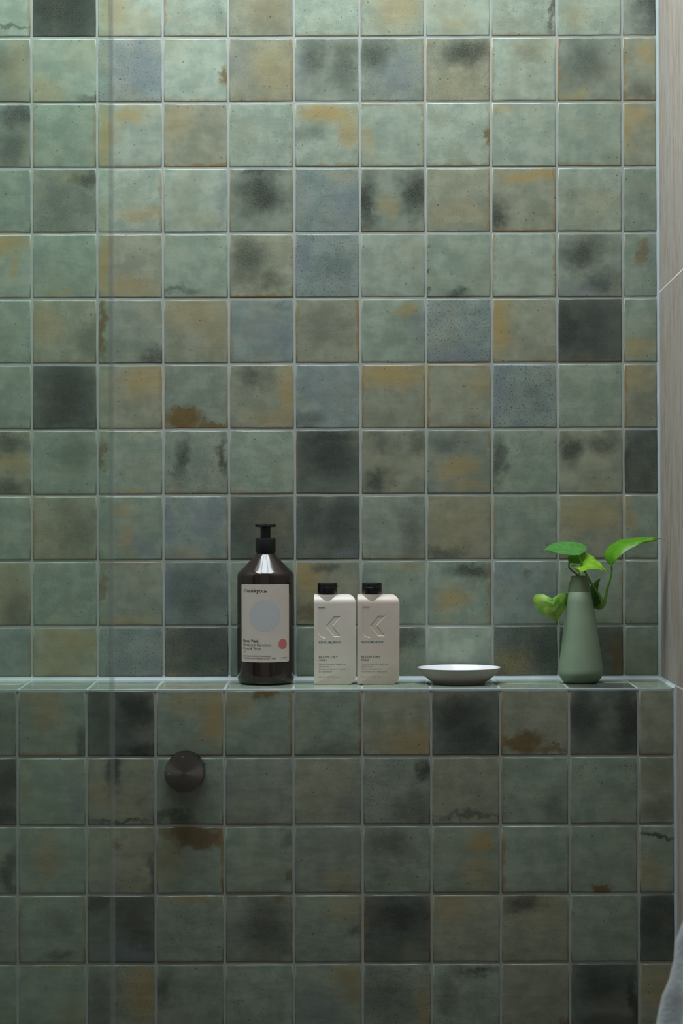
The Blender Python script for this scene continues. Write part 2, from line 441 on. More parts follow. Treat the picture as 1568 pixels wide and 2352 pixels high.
def set_tile(o, code, w, h, r):
    base, feats = 't', []
    if code:
        parts = code.split(); base, feats = parts[0], parts[1:]
    else:
        base = r.choice('pttggybbk')
        if r.random() < 0.5: feats.append('O%d,%d,%d,%d,%d' % (r.randint(-4, 4), r.randint(-4, 4), r.randint(2, 5), r.randint(2, 5), r.randint(3, 7)))
        if r.random() < 0.5: feats.append('D%d,%d,%d,%d,%d' % (r.randint(-4, 4), r.randint(-4, 4), r.randint(2, 5), r.randint(2, 5), r.randint(3, 8)))
        if r.random() < 0.3: feats.append(r.choice('lrtb') + '5')
    c = BASE[base]; v = r.uniform(0.93, 1.07)
    o['tint'] = [c[0] * v, c[1] * v, c[2] * v]
    o['seed'] = [r.uniform(-80, 80), r.uniform(-80, 80), r.uniform(-80, 80)]
    cnt = dict(D=0, B=0, O=0, R=0)
    full = dict(D='dark', B='blue', O='ochre', R='rust')
    lim = dict(D=3, B=2, O=2, R=2)
    e = dict(l=0.0, r=0.0, t=0.0, b=r.choice([0, 0, 0.2, 0.35])); speck = r.choice([0.06, 0.15, 0.28]); crack = 0.0
    for f in feats:
        k = f[0]
        if k in cnt:
            x, y, rx, ry, s = [float(q) / 10 for q in f[1:].split(',')]
            cnt[k] += 1
            if cnt[k] > lim[k]: continue
            n = '%s%d' % (full[k], cnt[k])
            o[n + '_at'] = [x, y, 0.0]
            o[n + '_size'] = [1 / max(rx * (1.12 if k == 'R' else 1), 0.03), 1 / max(ry * (1.12 if k == 'R' else 1), 0.03), min(1.0, s * 1.06)]
        elif k in e: e[k] = float(f[1:]) / 10
        elif k == 's': speck = float(f[1:]) / 10
        elif k == 'c': crack = float(f[1:]) / 10
    o['edge'] = [e['l'], e['r'], e['t']]
    o['half'] = [w * 5, h * 5, e['b']]
    o['speck'] = speck
    o['crack'] = crack
    m = tile_material(*[min(cnt[q], lim[q]) for q in 'DBOR'], max(e.values()) > 0, crack > 0)
    o.material_slots[0].link = 'OBJECT'
    o.material_slots[0].material = m


def tile_mesh(w, h, seed, thick=0.007):
    """pillowed ceramic tile in the XZ plane, face towards -Y at y = 0"""
    r = random.Random(seed)
    n = 4
    edge = []
    for a, b in (((-1, -1), (1, -1)), ((1, -1), (1, 1)), ((1, 1), (-1, 1)), ((-1, 1), (-1, -1))):
        for i in range(n):
            f = i / n
            edge.append((a[0] + (b[0] - a[0]) * f, a[1] + (b[1] - a[1]) * f))
    wob = [r.uniform(-1, 1) * 0.00033 for _ in edge]
    rings = [(0.0, thick), (0.0, 0.0016), (0.0005, 0.0006), (0.0013, 0.0001), (0.0027, 0.0)]
    verts, faces = [], []
    m = len(edge)
    for ins, y in rings:
        for (u, v), wb_ in zip(edge, wob):
            k = ins + wb_
            verts.append((u * (w / 2 - k), y, v * (h / 2 - k)))
    for a in range(len(rings) - 1):
        for i in range(m):
            j = (i + 1) % m
            faces.append((a * m + i, a * m + j, (a + 1) * m + j, (a + 1) * m + i))
    faces.append(tuple((len(rings) - 1) * m + i for i in range(m)))
    me = pydata('tile', verts, faces)
    for p in me.polygons: p.use_smooth = True
    me.materials.append(M_TILE)
    return me


TILE_CACHE = {}


def tile(parent, code, x0, x1, z0, z1, place, r):
    """place(cx, cz) -> (location, rotation) of the tile's face centre"""
    w, h = x1 - x0, z1 - z0
    key = (round(w, 4), round(h, 4), r.randint(0, 5))
    if key not in TILE_CACHE: TILE_CACHE[key] = tile_mesh(w, h, hash(key) & 0xffff)
    loc, rot = place((x0 + x1) / 2, (z0 + z1) / 2)
    rot = (rot[0] + r.uniform(-1, 1) * 0.0022, rot[1], rot[2] + r.uniform(-1, 1) * 0.0022)
    o = link_mesh('tile', TILE_CACHE[key], None, parent, loc, rot)
    set_tile(o, code, w, h, r)
    return o


# ------------------------------------------------------------------ room shell
WALL_Y = 0.162
CORNER_X = 0.4850
LEFT_X = -0.975
GAP = 0.0029
RECESS = 0.0010
Z_FRONT = 1.1003
SLOPE = 0.025
CEIL_Z = 2.70


def ledge_z(y): return Z_FRONT + SLOPE * y


floor_ = link_mesh('floor', boxes('floor', [(-1.3, 0.8, -4.2, 0.4, -0.06, 0.0)]), M_FLOOR)
tag(floor_, 'plain grey stone bathroom floor below the tiled ledge', 'floor', kind='structure')

wall_back = link_mesh('wall_back', boxes('wall_back', [(LEFT_X - 0.05, CORNER_X + 0.05, WALL_Y + RECESS, WALL_Y + 0.12, 0.0, CEIL_Z)]), M_GROUT)
tag(wall_back, 'upper shower wall of square mottled green glazed tiles behind the bottles', 'wall', kind='structure')

core = [(LEFT_X - 0.05, RECESS, 0.0), (CORNER_X + 0.05, RECESS, 0.0)]
yb = WALL_Y + 0.05
cv = []
for x in (LEFT_X - 0.05, CORNER_X + 0.05):
    cv += [(x, RECESS, 0), (x, yb, 0), (x, yb, ledge_z(yb) - RECESS), (x, RECESS, ledge_z(RECESS) - RECESS)]
wall_ledge = link_mesh('wall_ledge', pydata('wall_ledge', cv, [(0, 1, 2, 3), (7, 6, 5, 4), (0, 4, 5, 1), (1, 5, 6, 2), (2, 6, 7, 3), (3, 7, 4, 0)]), M_GROUT)
tag(wall_ledge, 'lower tiled wall stepping forward into a narrow ledge that carries the bottles', 'ledge', kind='structure')

r_t = random.Random(11)
COLX = lambda c: -0.0708 + (c - 5) * 0.1001
ROWZ = lambda r: 2.0837 - 0.0998 * (r - 1)
LOWZ = lambda r: Z_FRONT + 0.0016 - 0.0999 * r
g = GAP / 2
for r in range(-6, 11):
    for c in range(-4, 11):
        x0, x1 = COLX(c) + g, COLX(c + 1) - g
        if c == 10: x1 = CORNER_X - 0.0035
        if x0 < LEFT_X: x0 = LEFT_X + 0.002
        if x1 - x0 < 0.02: continue
        z1, z0 = ROWZ(r) - g, ROWZ(r + 1) + g
        if r == 10: z0 = ledge_z(WALL_Y) + 0.004
        if z1 > CEIL_Z: z1 = CEIL_Z - 0.002
        if z1 - z0 < 0.02: continue
        code = UPPER[r].split('|')[c] if (0 <= r < 11 and 0 <= c < 11) else None
        tile(wall_back, code, x0, x1, z0, z1, lambda a, b: ((a, WALL_Y + r_t.uniform(-1, 1) * 0.0003, b), (0, 0, 0)), r_t)
for r in range(0, 11):
    for c in range(-4, 11):
        x0, x1 = COLX(c) + g, COLX(c + 1) - g
        if c == 10: x1 = CORNER_X - 0.0035
        if x0 < LEFT_X: x0 = LEFT_X + 0.002
        if x1 - x0 < 0.02: continue
        z1, z0 = LOWZ(r) - g, LOWZ(r + 1) + g
        if r == 0: z1 = Z_FRONT - 0.0020
        code = LOWER[r].split('|')[c] if (0 <= r < 5 and 0 <= c < 11) else None
        tile(wall_ledge, code, x0, x1, max(z0, 0.003), z1, lambda a, b: ((a, r_t.uniform(-1, 1) * 0.0003, b), (0, 0, 0)), r_t)
TOPCODE = ['t', 't', 'p', 'y', 't', 'b', 't', 'y', 't', 'p', 't', 'b', 't', 'y', 't', 'g']
for strip, (y0, y1) in enumerate(((0.0022, 0.0840), (0.0870, WALL_Y - 0.004))):
    for c in range(-4, 11):
        x0, x1 = COLX(c) + g, COLX(c + 1) - g
        if c == 10: x1 = CORNER_X - 0.0035
        if x0 < LEFT_X: x0 = LEFT_X + 0.002
        if x1 - x0 < 0.02: continue
        code = TOPCODE[(c + 4 + strip * 5) % len(TOPCODE)]
        if strip == 0 and c == 9: code = 'k D0,0,6,6,6'
        tile(wall_ledge, code, x0, x1, y0, y1, lambda a, b: ((a, b, ledge_z(b)), (-math.pi / 2 + SLOPE, 0, 0)), r_t)

# edge and corner beads
x0, x1 = LEFT_X, CORNER_X
link_mesh('edge_grout', boxes('edge_grout', [(x0, x1, 0.0003, 0.004, Z_FRONT - 0.0040, Z_FRONT - 0.0002)], 0.0006), M_SEAL, wall_ledge)


def bead(name, a, b, u, v, r, parent):
    """concave corner bead from a to b, legs along u and v"""
    a, b, u, v = Vector(a), Vector(b), Vector(u), Vector(v)
    verts, faces = [], []
    prof = [Vector((0, 0))] + [Vector((1 - math.sin(t), 1 - math.cos(t))) * r for t in [i * math.pi / 2 / 6 for i in range(7)]]
    for p in (a, b):
        for q in prof: verts.append(p + u * q.x + v * q.y)
    m = len(prof)
    for i in range(m):
        j = (i + 1) % m
        faces.append((i, j, m + j, m + i))
    faces += [tuple(range(m)), tuple(range(2 * m - 1, m - 1, -1))]
    me = pydata(name, verts, faces)
    bm = bmesh.new(); bm.from_mesh(me); bmesh.ops.recalc_face_normals(bm, faces=bm.faces[:]); bm.to_mesh(me); bm.free()
    smooth(me, 40)
    return link_mesh(name, me, M_SEAL, parent)


zb = ledge_z(WALL_Y)
bead('corner_bead', (x0, WALL_Y + 0.0012, zb - 0.001), (x1, WALL_Y + 0.0012, zb - 0.001), (0, -1, 0), (0, 0, 1), 0.0085, wall_ledge)
bead('corner_bead', (CORNER_X + 0.001, WALL_Y + 0.0012, zb), (CORNER_X + 0.001, WALL_Y + 0.0012, CEIL_Z), (-1, 0, 0), (0, -1, 0), 0.0072, wall_back)
bead('corner_bead', (CORNER_X + 0.001, RECESS, 0), (CORNER_X + 0.001, RECESS, Z_FRONT), (-1, 0, 0), (0, -1, 0), 0.0078, wall_ledge)
bead('corner_bead', (CORNER_X + 0.001, 0.0, Z_FRONT - 0.001), (CORNER_X + 0.001, WALL_Y, zb - 0.001), (-1, 0, 0), (0, 0, 1), 0.0085, wall_ledge)

# right wall: tall grained stone slabs with thin pale joints
wall_right = link_mesh('wall_right', boxes('wall_right', [(CORNER_X + 0.00015, CORNER_X + 0.10, -2.2, WALL_Y + 0.1, 0.0, CEIL_Z)]), M_STONE_JOINT)
tag(wall_right, 'beige grained stone slab wall at the right of the green tiles', 'wall', kind='structure')


def slab(ya, yb2, za0, zb0, za1, zb1):
    """slab on the right wall between depths ya (far) and yb2 (near); bottom za0/zb0, top za1/zb1"""
    x0, x1 = CORNER_X, CORNER_X + 0.01
    v = [(x0, ya, za0), (x0, yb2, zb0), (x0, yb2, zb1), (x0, ya, za1), (x1, ya, za0), (x1, yb2, zb0), (x1, yb2, zb1), (x1, ya, za1)]
    me = pydata('stone_slab', v, [(0, 1, 2, 3), (7, 6, 5, 4), (0, 4, 5, 1), (1, 5, 6, 2), (2, 6, 7, 3), (3, 7, 4, 0)])
    bm = bmesh.new(); bm.from_mesh(me)
    bmesh.ops.recalc_face_normals(bm, faces=bm.faces[:])
    bmesh.ops.bevel(bm, geom=bm.edges[:], offset=0.0002, segments=1, affect='EDGES')
    bm.to_mesh(me); bm.free()
    return link_mesh('stone_slab', me, M_STONE, wall_right)


j = 0.0012
tl = 1.6933
ks = 0.028                       # the upper joint runs very slightly out of level
for ya, yn in ((WALL_Y, -0.44), (-0.442, -1.04), (-1.042, -1.64), (-1.642, -2.19)):
    h = lambda y: tl + ks * (WALL_Y - y)
    slab(ya, yn, 0.003, 0.003, 0.5020 - j, 0.5020 - j)
    slab(ya, yn, 0.5020 + j, 0.5020 + j, 1.1034 - j, 1.1034 - j)
    slab(ya, yn, 1.1034 + j, 1.1034 + j, h(ya) - j, h(yn) - j)
    slab(ya, yn, h(ya) + j, h(yn) + j, 2.29, 2.29)
    slab(ya, yn, 2.292, 2.292, CEIL_Z - 0.002, CEIL_Z - 0.002)

wall_left = link_mesh('wall_left', boxes('wall_left', [(LEFT_X - 0.10, LEFT_X, -2.2, WALL_Y + 0.1, 0.0, CEIL_Z)]), M_PLASTER)
tag(wall_left, 'plain beige plastered wall left of the shower', 'wall', kind='structure')

SX0, SX1, SY0, SY1 = -0.80, 0.46, -0.75, 0.13
ceiling = link_mesh('ceiling', boxes('ceiling', [
    (LEFT_X - 0.1, SX0, -2.2, WALL_Y + 0.1, CEIL_Z, CEIL_Z + 0.12), (SX1, CORNER_X + 0.1, -2.2, WALL_Y + 0.1, CEIL_Z, CEIL_Z + 0.12),
    (SX0, SX1, -2.2, SY0, CEIL_Z, CEIL_Z + 0.12), (SX0, SX1, SY1, WALL_Y + 0.1, CEIL_Z, CEIL_Z + 0.12)]), M_CEIL)
tag(ceiling, 'white painted ceiling with a skylight opening over the shower', 'ceiling', kind='structure')
M_FRAME = simple('skylight_frame_paint', (0.30, 0.30, 0.30), 0.5)
window_1 = link_mesh('window_1', boxes('window_1', [
    (SX0, SX1, SY0, SY0 + 0.03, CEIL_Z + 0.05, CEIL_Z + 0.09), (SX0, SX1, SY1 - 0.03, SY1, CEIL_Z + 0.05, CEIL_Z + 0.09),
    (SX0, SX0 + 0.03, SY0 + 0.03, SY1 - 0.03, CEIL_Z + 0.05, CEIL_Z + 0.09), (SX1 - 0.03, SX1, SY0 + 0.03, SY1 - 0.03, CEIL_Z + 0.05, CEIL_Z + 0.09)]), M_FRAME)
tag(window_1, 'grey framed skylight in the ceiling above the shower', 'skylight', kind='structure')
for k in range(1, 3):
    xx = SX0 + (SX1 - SX0) * k / 3
    link_mesh('glazing_bar', boxes('glazing_bar', [(xx - 0.015, xx + 0.015, SY0 + 0.03, SY1 - 0.03, CEIL_Z + 0.05, CEIL_Z + 0.085)]), M_FRAME, window_1)

# ------------------------------------------------------------------ glass shower screen
tg = NT('clear_glass')
fr = tg.n('ShaderNodeFresnel'); fr.inputs[0].default_value = 1.45
tr = tg.n('ShaderNodeBsdfTransparent'); tr.inputs[0].default_value = (0.93, 0.975, 0.945, 1)
gl = tg.n('ShaderNodeBsdfGlossy'); gl.inputs['Roughness'].default_value = 0.02
mx_ = tg.n('ShaderNodeMixShader')
tg.put(mx_.inputs[0], fr.outputs[0]); tg.put(mx_.inputs[1], tr.outputs[0]); tg.put(mx_.inputs[2], gl.outputs[0])
tg.put(tg.out.inputs[0], mx_.outputs[0])
ts = NT('translucent_seal')
tr = ts.n('ShaderNodeBsdfTransparent'); tr.inputs[0].default_value = (0.95, 0.97, 0.98, 1)
pb = ts.n('ShaderNodeBsdfPrincipled'); pb.inputs['Base Color'].default_value = (0.72, 0.77, 0.78, 1); pb.inputs['Roughness'].default_value = 0.5
mx_ = ts.n('ShaderNodeMixShader'); mx_.inputs[0].default_value = 0.22
ts.put(mx_.inputs[1], tr.outputs[0]); ts.put(mx_.inputs[2], pb.outputs[0]); ts.put(ts.out.inputs[0], mx_.outputs[0])
GY = -0.62
gx = P(257.0, 1176, GY).x
screen = empty('shower_screen', (0, GY, 0), 'clear frameless glass shower screen standing at the left with a translucent edge strip', 'glass screen')
link_mesh('glass_pane', boxes('glass_pane', [(LEFT_X, gx - 0.0025, -0.004, 0.004, 0.012, 2.15)]), tg.m, screen)
link_mesh('edge_seal', boxes('edge_seal', [(gx - 0.0026, gx + 0.0026, -0.005, 0.005, 0.012, 2.15)], 0.0008), ts.m, screen)
link_mesh('floor_channel', boxes('floor_channel', [(LEFT_X, gx, -0.009, 0.009, 0.0, 0.012)], 0.001), simple('channel_metal', (0.25, 0.25, 0.25), 0.35, 1.0), screen)

# ------------------------------------------------------------------ pump bottle of body wash
S0 = FPX / 3.50                    # pixels per metre for things standing on the ledge
YO = 0.094
M_BROWN = NT('brown_plastic')
tcb = M_BROWN.n('ShaderNodeTexCoord').outputs['Object']
nb = M_BROWN.noise(tcb, 40, 3)
M_BROWN.bsdf(Base_Color=M_BROWN.mix(nb, rgba((0.016, 0.009, 0.008)), rgba((0.028, 0.016, 0.014))), Roughness=0.13,
             Specular_IOR_Level=0.6, Coat_Weight=0.3, Coat_Roughness=0.08)
M_BROWN = M_BROWN.m
base = P(610.5, 1571.5, YO)
BX = base.x
bottle = empty('pump_bottle', (BX, YO, ledge_z(YO)), 'dark brown pump bottle with a cream label and black pump, tallest thing on the ledge', 'bottle')
bottle.rotation_euler = (SLOPE, 0, 0)


def u(px): return px / S0


def zz(py, y0=1571.8): return (y0 - py) / S0


RB = u(65.6)
prof = [(0, 0.0012), (u(50), 0.0010), (u(56), 0.0), (u(58.5), 0.0008), (u(61.5), 0.0030), (u(64.2), 0.0068), (u(65.5), 0.0120), (RB, 0.0180)]
prof += [(RB, zz(1519)), (RB, zz(1420)), (u(65.2), zz(1340)), (u(65.0), zz(1325)), (u(64.2), zz(1320.5)), (u(61.8), zz(1316.5)), (u(58), zz(1312.6)),
         (u(48), zz(1303)), (u(38), zz(1293)), (u(28), zz(1283)), (u(22.5), zz(1277)), (u(20.6), zz(1274)), (u(19.8), zz(1271)), (0, zz(1271))]
link_mesh('body', lathe('body', prof, 96, 28), M_BROWN, bottle)
link_mesh('neck_ring', lathe('neck_ring', [(0, zz(1275)), (u(20.4), zz(1275)), (u(20.9), zz(1274)), (u(20.9), zz(1270)), (0, zz(1270))], 64), M_BLACK, bottle)
collar = link_mesh('collar', lathe('collar', [(0, zz(1270.3)), (u(22.8), zz(1270.3)), (u(23.2), zz(1269.5)), (u(22.9), zz(1241)), (u(22.3), zz(1239.4)), (u(20), zz(1239)), (0, zz(1239))], 64, 30), M_BLACK, bottle)
stem = link_mesh('pump_stem', lathe('pump_stem', [(0, zz(1240)), (u(11.2), zz(1240)), (u(11.6), zz(1215)), (u(11.6), zz(1212)), (0, zz(1212))], 48, 30), M_BLACK, bottle)
# pump head: a flat rounded bar with a spout towards the viewer
bm = bmesh.new()
n = 40
prof_h = []
for i in range(n):
    a = 2 * math.pi * i / n
    cx_, sy_ = math.cos(a), math.sin(a)
    ex = 0.45
    prof_h.append((u(23.4) * math.copysign(abs(cx_) ** ex, cx_), u(15.5) * math.copysign(abs(sy_) ** ex, sy_)))
lv = [(0.94, zz(1213.6)), (1.0, zz(1212.9)), (1.0, zz(1207.2)), (0.96, zz(1206.3))]
rings = [[bm.verts.new((x * k, y * k, z)) for x, y in prof_h] for k, z in lv]
for A, B in zip(rings, rings[1:]):
    for i in range(n): bm.faces.new((A[i], A[(i + 1) % n], B[(i + 1) % n], B[i]))
bm.faces.new(rings[-1]); bm.faces.new(rings[0][::-1])
me = bpy.data.meshes.new('pump_head'); bm.to_mesh(me); bm.free(); smooth(me, 35)
head = link_mesh('pump_head', me, M_BLACK, bottle)
link_mesh('spout', tube('spout', [(0, -u(10), zz(1210)), (0, -u(24), zz(1210)), (0, -u(34), zz(1209.2))], [u(4.4), u(3.6), u(3.0)], 14, 12), M_BLACK, head)

# label wrapped round the body
M_LABEL = simple('cream_label_paper', (0.69, 0.62, 0.56), 0.42, var=0.02)
M_PALEBLUE = simple('pale_blue_print', (0.565, 0.58, 0.605), 0.42, var=0.02)
M_PINK = simple('coral_print', (0.62, 0.17, 0.175), 0.5, var=0.02)
M_INK = simple('dark_print', (0.022, 0.018, 0.018), 0.5)
M_INK2 = simple('grey_brown_print', (0.075, 0.065, 0.06), 0.5)


def wrap(me, lift):
    for v in me.vertices:
        x = max(-RB * 0.999, min(RB * 0.999, v.co.x))
        k = (RB + lift) / RB
        v.co = Vector((x * k, -math.sqrt(RB * RB - x * x) * k, v.co.z))
    me.update()
    return me


def rounded_rect(x0, x1, z0, z1, r, nx=28):
    pts = []
    for cx_, cz_, a0 in ((x1 - r, z1 - r, 0), (x0 + r, z1 - r, 90), (x0 + r, z0 + r, 180), (x1 - r, z0 + r, 270)):
        for i in range(5):
            a = math.radians(a0 + i * 22.5)
            pts.append((cx_ + r * math.cos(a), cz_ + r * math.sin(a)))
    return pts


def sheet(name, x0, x1, z0, z1, r, nx=32):
    """flat rounded sheet made of vertical strips so that it can wrap round a cylinder"""
    verts, faces = [], []
    xs = sorted(set([x0 + (x1 - x0) * i / nx for i in range(nx + 1)] + [x0 + r * (1 - math.cos(a * math.pi / 10)) for a in range(6)] + [x1 - r * (1 - math.cos(a * math.pi / 10)) for a in range(6)]))
    for x in xs:
        d = min(x - x0, x1 - x)
        k = 0 if d >= r else r - math.sqrt(max(0, r * r - (r - d) ** 2))
        verts += [(x, 0, z0 + k), (x, 0, z1 - k)]
    for i in range(len(xs) - 1): faces.append((2 * i, 2 * i + 2, 2 * i + 3, 2 * i + 1))
    return pydata(name, verts, faces)


def ellipse_sheet(name, cx_, cz_, rx, rz, nx=32):
    verts, faces = [(cx_ - rx, 0, cz_)], []
    for i in range(1, nx):
        a = math.pi * i / nx
        x = cx_ - rx * math.cos(a); k = rz * math.sin(a)
        verts += [(x, 0, cz_ - k), (x, 0, cz_ + k)]
    verts.append((cx_ + rx, 0, cz_))
    faces.append((0, 1, 2))
    for i in range(nx - 2): faces.append((1 + 2 * i, 3 + 2 * i, 4 + 2 * i, 2 + 2 * i))
    L = len(verts) - 1
    faces.append((L - 2, L, L - 1))
    return pydata(name, verts, faces)


def X(px): return (px - 610.5) / S0


def smooth_all(me):
    for p in me.polygons: p.use_smooth = True
    return me


label = link_mesh('label', smooth_all(wrap(sheet('label', X(557), X(664.2), zz(1518.6), zz(1342.2), u(2.6)), 0.00015)), M_LABEL, bottle)
link_mesh('printed_disc', smooth_all(wrap(ellipse_sheet('printed_disc', X(610.2), zz(1413), u(35.2), u(36)), 0.00021)), M_PALEBLUE, label)
link_mesh('printed_dot', smooth_all(wrap(ellipse_sheet('printed_dot', X(650.2), zz(1478), u(9.1), u(11.8)), 0.00021)), M_PINK, label)
for s, xx0, xx1, yb_, hh, mat, bd in (
        ('thankyou', 561.6, 610.8, 1360.2, 8.6, M_INK, 0.012),
        ('Body Wash', 561.6, 595.8, 1473.2, 6.4, M_INK, 0.016),
        ('Botanical Geranium,', 561.8, 624.8, 1481.8, 6.2, M_INK2, 0.0),
        ('Rose & Wood', 561.8, 601.8, 1490.4, 6.2, M_INK2, 0.0),
        ('NO SULPHATES/EDTA/PARABENS', 561.8, 623.6, 1506.6, 3.5, M_INK2, 0.0),
        ('AUSTRALIAN MADE & CRUELTY FREE', 561.8, 635.0, 1511.6, 3.5, M_INK2, 0.0),
        ('1 LITRE', 645.5, 659.2, 1511.2, 3.6, M_INK2, 0.0)):
    link_mesh('lettering', wrap(text_mesh(s, X(xx0), zz(yb_), u(xx1 - xx0), u(hh), bd), 0.00024), mat, label)
link_mesh('lettering', wrap(ellipse_sheet('lettering', X(613.4), zz(1358.6), u(1.9), u(1.8), 12), 0.00024), M_INK, label)
link_mesh('lettering', wrap(ellipse_sheet('lettering', X(565), zz(1495.2), u(0.9), u(0.9), 8), 0.00024), M_INK, label)

# ------------------------------------------------------------------ flat hair care bottles
YK = 0.083
SK = FPX / (YK - 0.0165 - CAM_Y)
M_TEAL = simple('teal_print', (0.060, 0.150, 0.155), 0.5)
M_TEAL2 = simple('grey_green_print', (0.230, 0.260, 0.225), 0.5)
M_VIOLET = simple('violet_grey_print', (0.085, 0.075, 0.095), 0.5)


def apply_mods(o):
    bpy.context.view_layer.update()
    dg = bpy.context.evaluated_depsgraph_get()
    me = bpy.data.meshes.new_from_object(o.evaluated_get(dg))
    old = o.data
    o.modifiers.clear()
    o.data = me
    bpy.data.meshes.remove(old)
    return me


def prism(name, pts, y0, y1, pts2=None):
    """extrude a closed XZ outline from y0 to y1 (optionally to a second outline)"""
    pts2 = pts2 or pts
    m = len(pts)
    verts = [(x, y0, z) for x, z in pts] + [(x, y1, z) for x, z in pts2]
    faces = [tuple(range(m)), tuple(range(2 * m - 1, m - 1, -1))]
    for i in range(m):
        k = (i + 1) % m
        faces.append((i, m + i, m + k, k))
    me = pydata(name, verts, faces)
    bm = bmesh.new(); bm.from_mesh(me); bmesh.ops.recalc_face_normals(bm, faces=bm.faces[:]); bm.to_mesh(me); bm.free()
    return me


def offset_poly(pts, d):
    m = len(pts); out = []
    area = sum(pts[i][0] * pts[(i + 1) % m][1] - pts[(i + 1) % m][0] * pts[i][1] for i in range(m))
    sg = 1 if area > 0 else -1
    for i in range(m):
        p0, p1, p2 = Vector(pts[i - 1]), Vector(pts[i]), Vector(pts[(i + 1) % m])
        a, b = (p1 - p0).normalized(), (p2 - p1).normalized()
        na, nb_ = Vector((a.y, -a.x)) * sg, Vector((b.y, -b.x)) * sg
        k = max(0.35, 1 + na.dot(nb_))
        out.append(tuple(p1 + (na + nb_) * (d / k)))
    return out


def corner(cx_, cz_, r, a0, a1, n=8):
    return [(cx_ + r * math.cos(math.radians(a0 + (a1 - a0) * i / n)), cz_ + r * math.sin(math.radians(a0 + (a1 - a0) * i / n))) for i in range(n + 1)]


HALF_T = 0.0168


def flat_bottle(px0, px1, pyb, capx, mat, mat_dark, lines, label, lip, dy=0.0, lean=0.0, kx=0.0, ky=0.0):
    cx_px = (px0 + px1) / 2
    w, hgt = (px1 - px0) / SK, (pyb - 1357.3) / SK
    root = empty('flat_bottle', (P(cx_px, pyb, YK - HALF_T).x, YK + dy, ledge_z(YK + dy) + 0.0003), label, 'bottle', 'flat hair care bottles')
    root.rotation_euler = (SLOPE, lean, 0)
    k = 1 / SK
    L, R = -w / 2, w / 2
    rr, rl = 20.5 * k, 2.2 * k
    outline = corner(R - rr, rr, rr, -90, 0, 12) + corner(R - rr, hgt - rr, rr, 0, 90, 12) + corner(L + rl, hgt - rl, rl, 90, 180, 4) + corner(L + rl, rl, rl, 180, 270, 4)
    a = link_mesh('body', prism('body', outline, -HALF_T, HALF_T), mat, root)
    # shoulders: the front and back faces roll back towards the top
    fr_ = 19.5 * k
    side = [(-HALF_T, -0.01)] + [(HALF_T, -0.01)] + corner(HALF_T - 0.0135, hgt - fr_, 1, 0, 90, 10)
    side = [(-HALF_T, -0.01), (HALF_T, -0.01)]
    for i in range(13):
        t = i / 12 * math.pi / 2
        side.append((HALF_T - 0.0150 * (1 - math.cos(t)), hgt - fr_ + (fr_ + 0.00005) * math.sin(t)))
    for i in range(12, -1, -1):
        t = i / 12 * math.pi / 2
        side.append((-HALF_T + 0.0150 * (1 - math.cos(t)), hgt - fr_ + (fr_ + 0.00005) * math.sin(t)))
    m = len(side)
    verts = [(-0.1, y, z) for y, z in side] + [(0.1, y, z) for y, z in side]
    faces = [tuple(range(m)), tuple(range(2 * m - 1, m - 1, -1))] + [(i, m + i, m + (i + 1) % m, (i + 1) % m) for i in range(m)]
    cme = pydata('cutter', verts, faces)
    bm = bmesh.new(); bm.from_mesh(cme); bmesh.ops.recalc_face_normals(bm, faces=bm.faces[:]); bm.to_mesh(cme); bm.free()
    c1 = link_mesh('cutter', cme, mat)
    c1.matrix_world = Matrix.Identity(4)
    a.parent = None; a.matrix_world = Matrix.Identity(4)
    md = a.modifiers.new('shoulder', 'BOOLEAN'); md.operation = 'INTERSECT'; md.solver = 'EXACT'; md.object = c1
    bv = a.modifiers.new('soft', 'BEVEL'); bv.width = 0.0010; bv.segments = 2; bv.limit_method = 'ANGLE'; bv.angle_limit = math.radians(45)
    # embossed letter sunk into the face
    def q(x, y): return ((721.3 + (x - 140) / 6.533 + kx - (721.3 + 48)) * k, (1563.6 - (1310 + y / 6.533 + ky)) * k)
    st = [q(205, 497), q(312, 497), q(312, 960)] + [q(312 - 107 * math.sin(t), 860 + 100 * math.cos(t)) for t in [i * math.pi / 2 / 8 for i in range(1, 9)]]
    ar = [q(317, 780), q(440, 633), q(543, 633), q(415, 780), q(543, 935), q(437, 935)]
    cutters = [c1]
    for pts in (st, ar):
        o1, o2 = offset_poly(pts, 0.0006), offset_poly(pts, -0.0003)
        c = link_mesh('cutter', prism('cutter', o1, -HALF_T - 0.0003, -HALF_T + 0.0006, o2), mat)
        md = a.modifiers.new('letter', 'BOOLEAN'); md.operation = 'DIFFERENCE'; md.solver = 'EXACT'; md.object = c
        cutters.append(c)
    me = apply_mods(a)
    for c in cutters:
        d = c.data; bpy.data.objects.remove(c, do_unlink=True); bpy.data.meshes.remove(d)
    smooth(me, 30)
    if not me.materials: me.materials.append(mat)
    a.parent = root; a.matrix_basis = Matrix.Identity(4); a.matrix_parent_inverse = Matrix.Identity(4)
    # neck column rising out of the shoulder, then the flip cap
    cxl = (capx - cx_px) * k
    nk = lathe('neck', [(0, hgt - 19 * k), (0.0150, hgt - 19 * k), (0.0150, hgt + 0.2 * k), (0, hgt + 0.2 * k)], 64, 50)
    for v in nk.vertices: v.co += Vector((cxl, -0.0015, 0))
    link_mesh('neck', nk, mat, root)
    rc = 22.9 * k
    cap = lathe('cap', [(0, hgt), (rc * 0.985, hgt), (rc, hgt + 0.0006), (rc, hgt + 0.0100), (rc * 0.985, hgt + 0.0103), (rc * 0.985, hgt + 0.0106), (rc, hgt + 0.0109),
                        (rc, hgt + 0.0160), (rc * 0.97, hgt + 0.0168), (rc * 0.9, hgt + 0.0170), (0, hgt + 0.0168)], 64, 30)
    for v in cap.vertices: v.co += Vector((cxl, -0.0015, 0))
    cap = link_mesh('cap', cap, M_BLACKGLOSS, root)
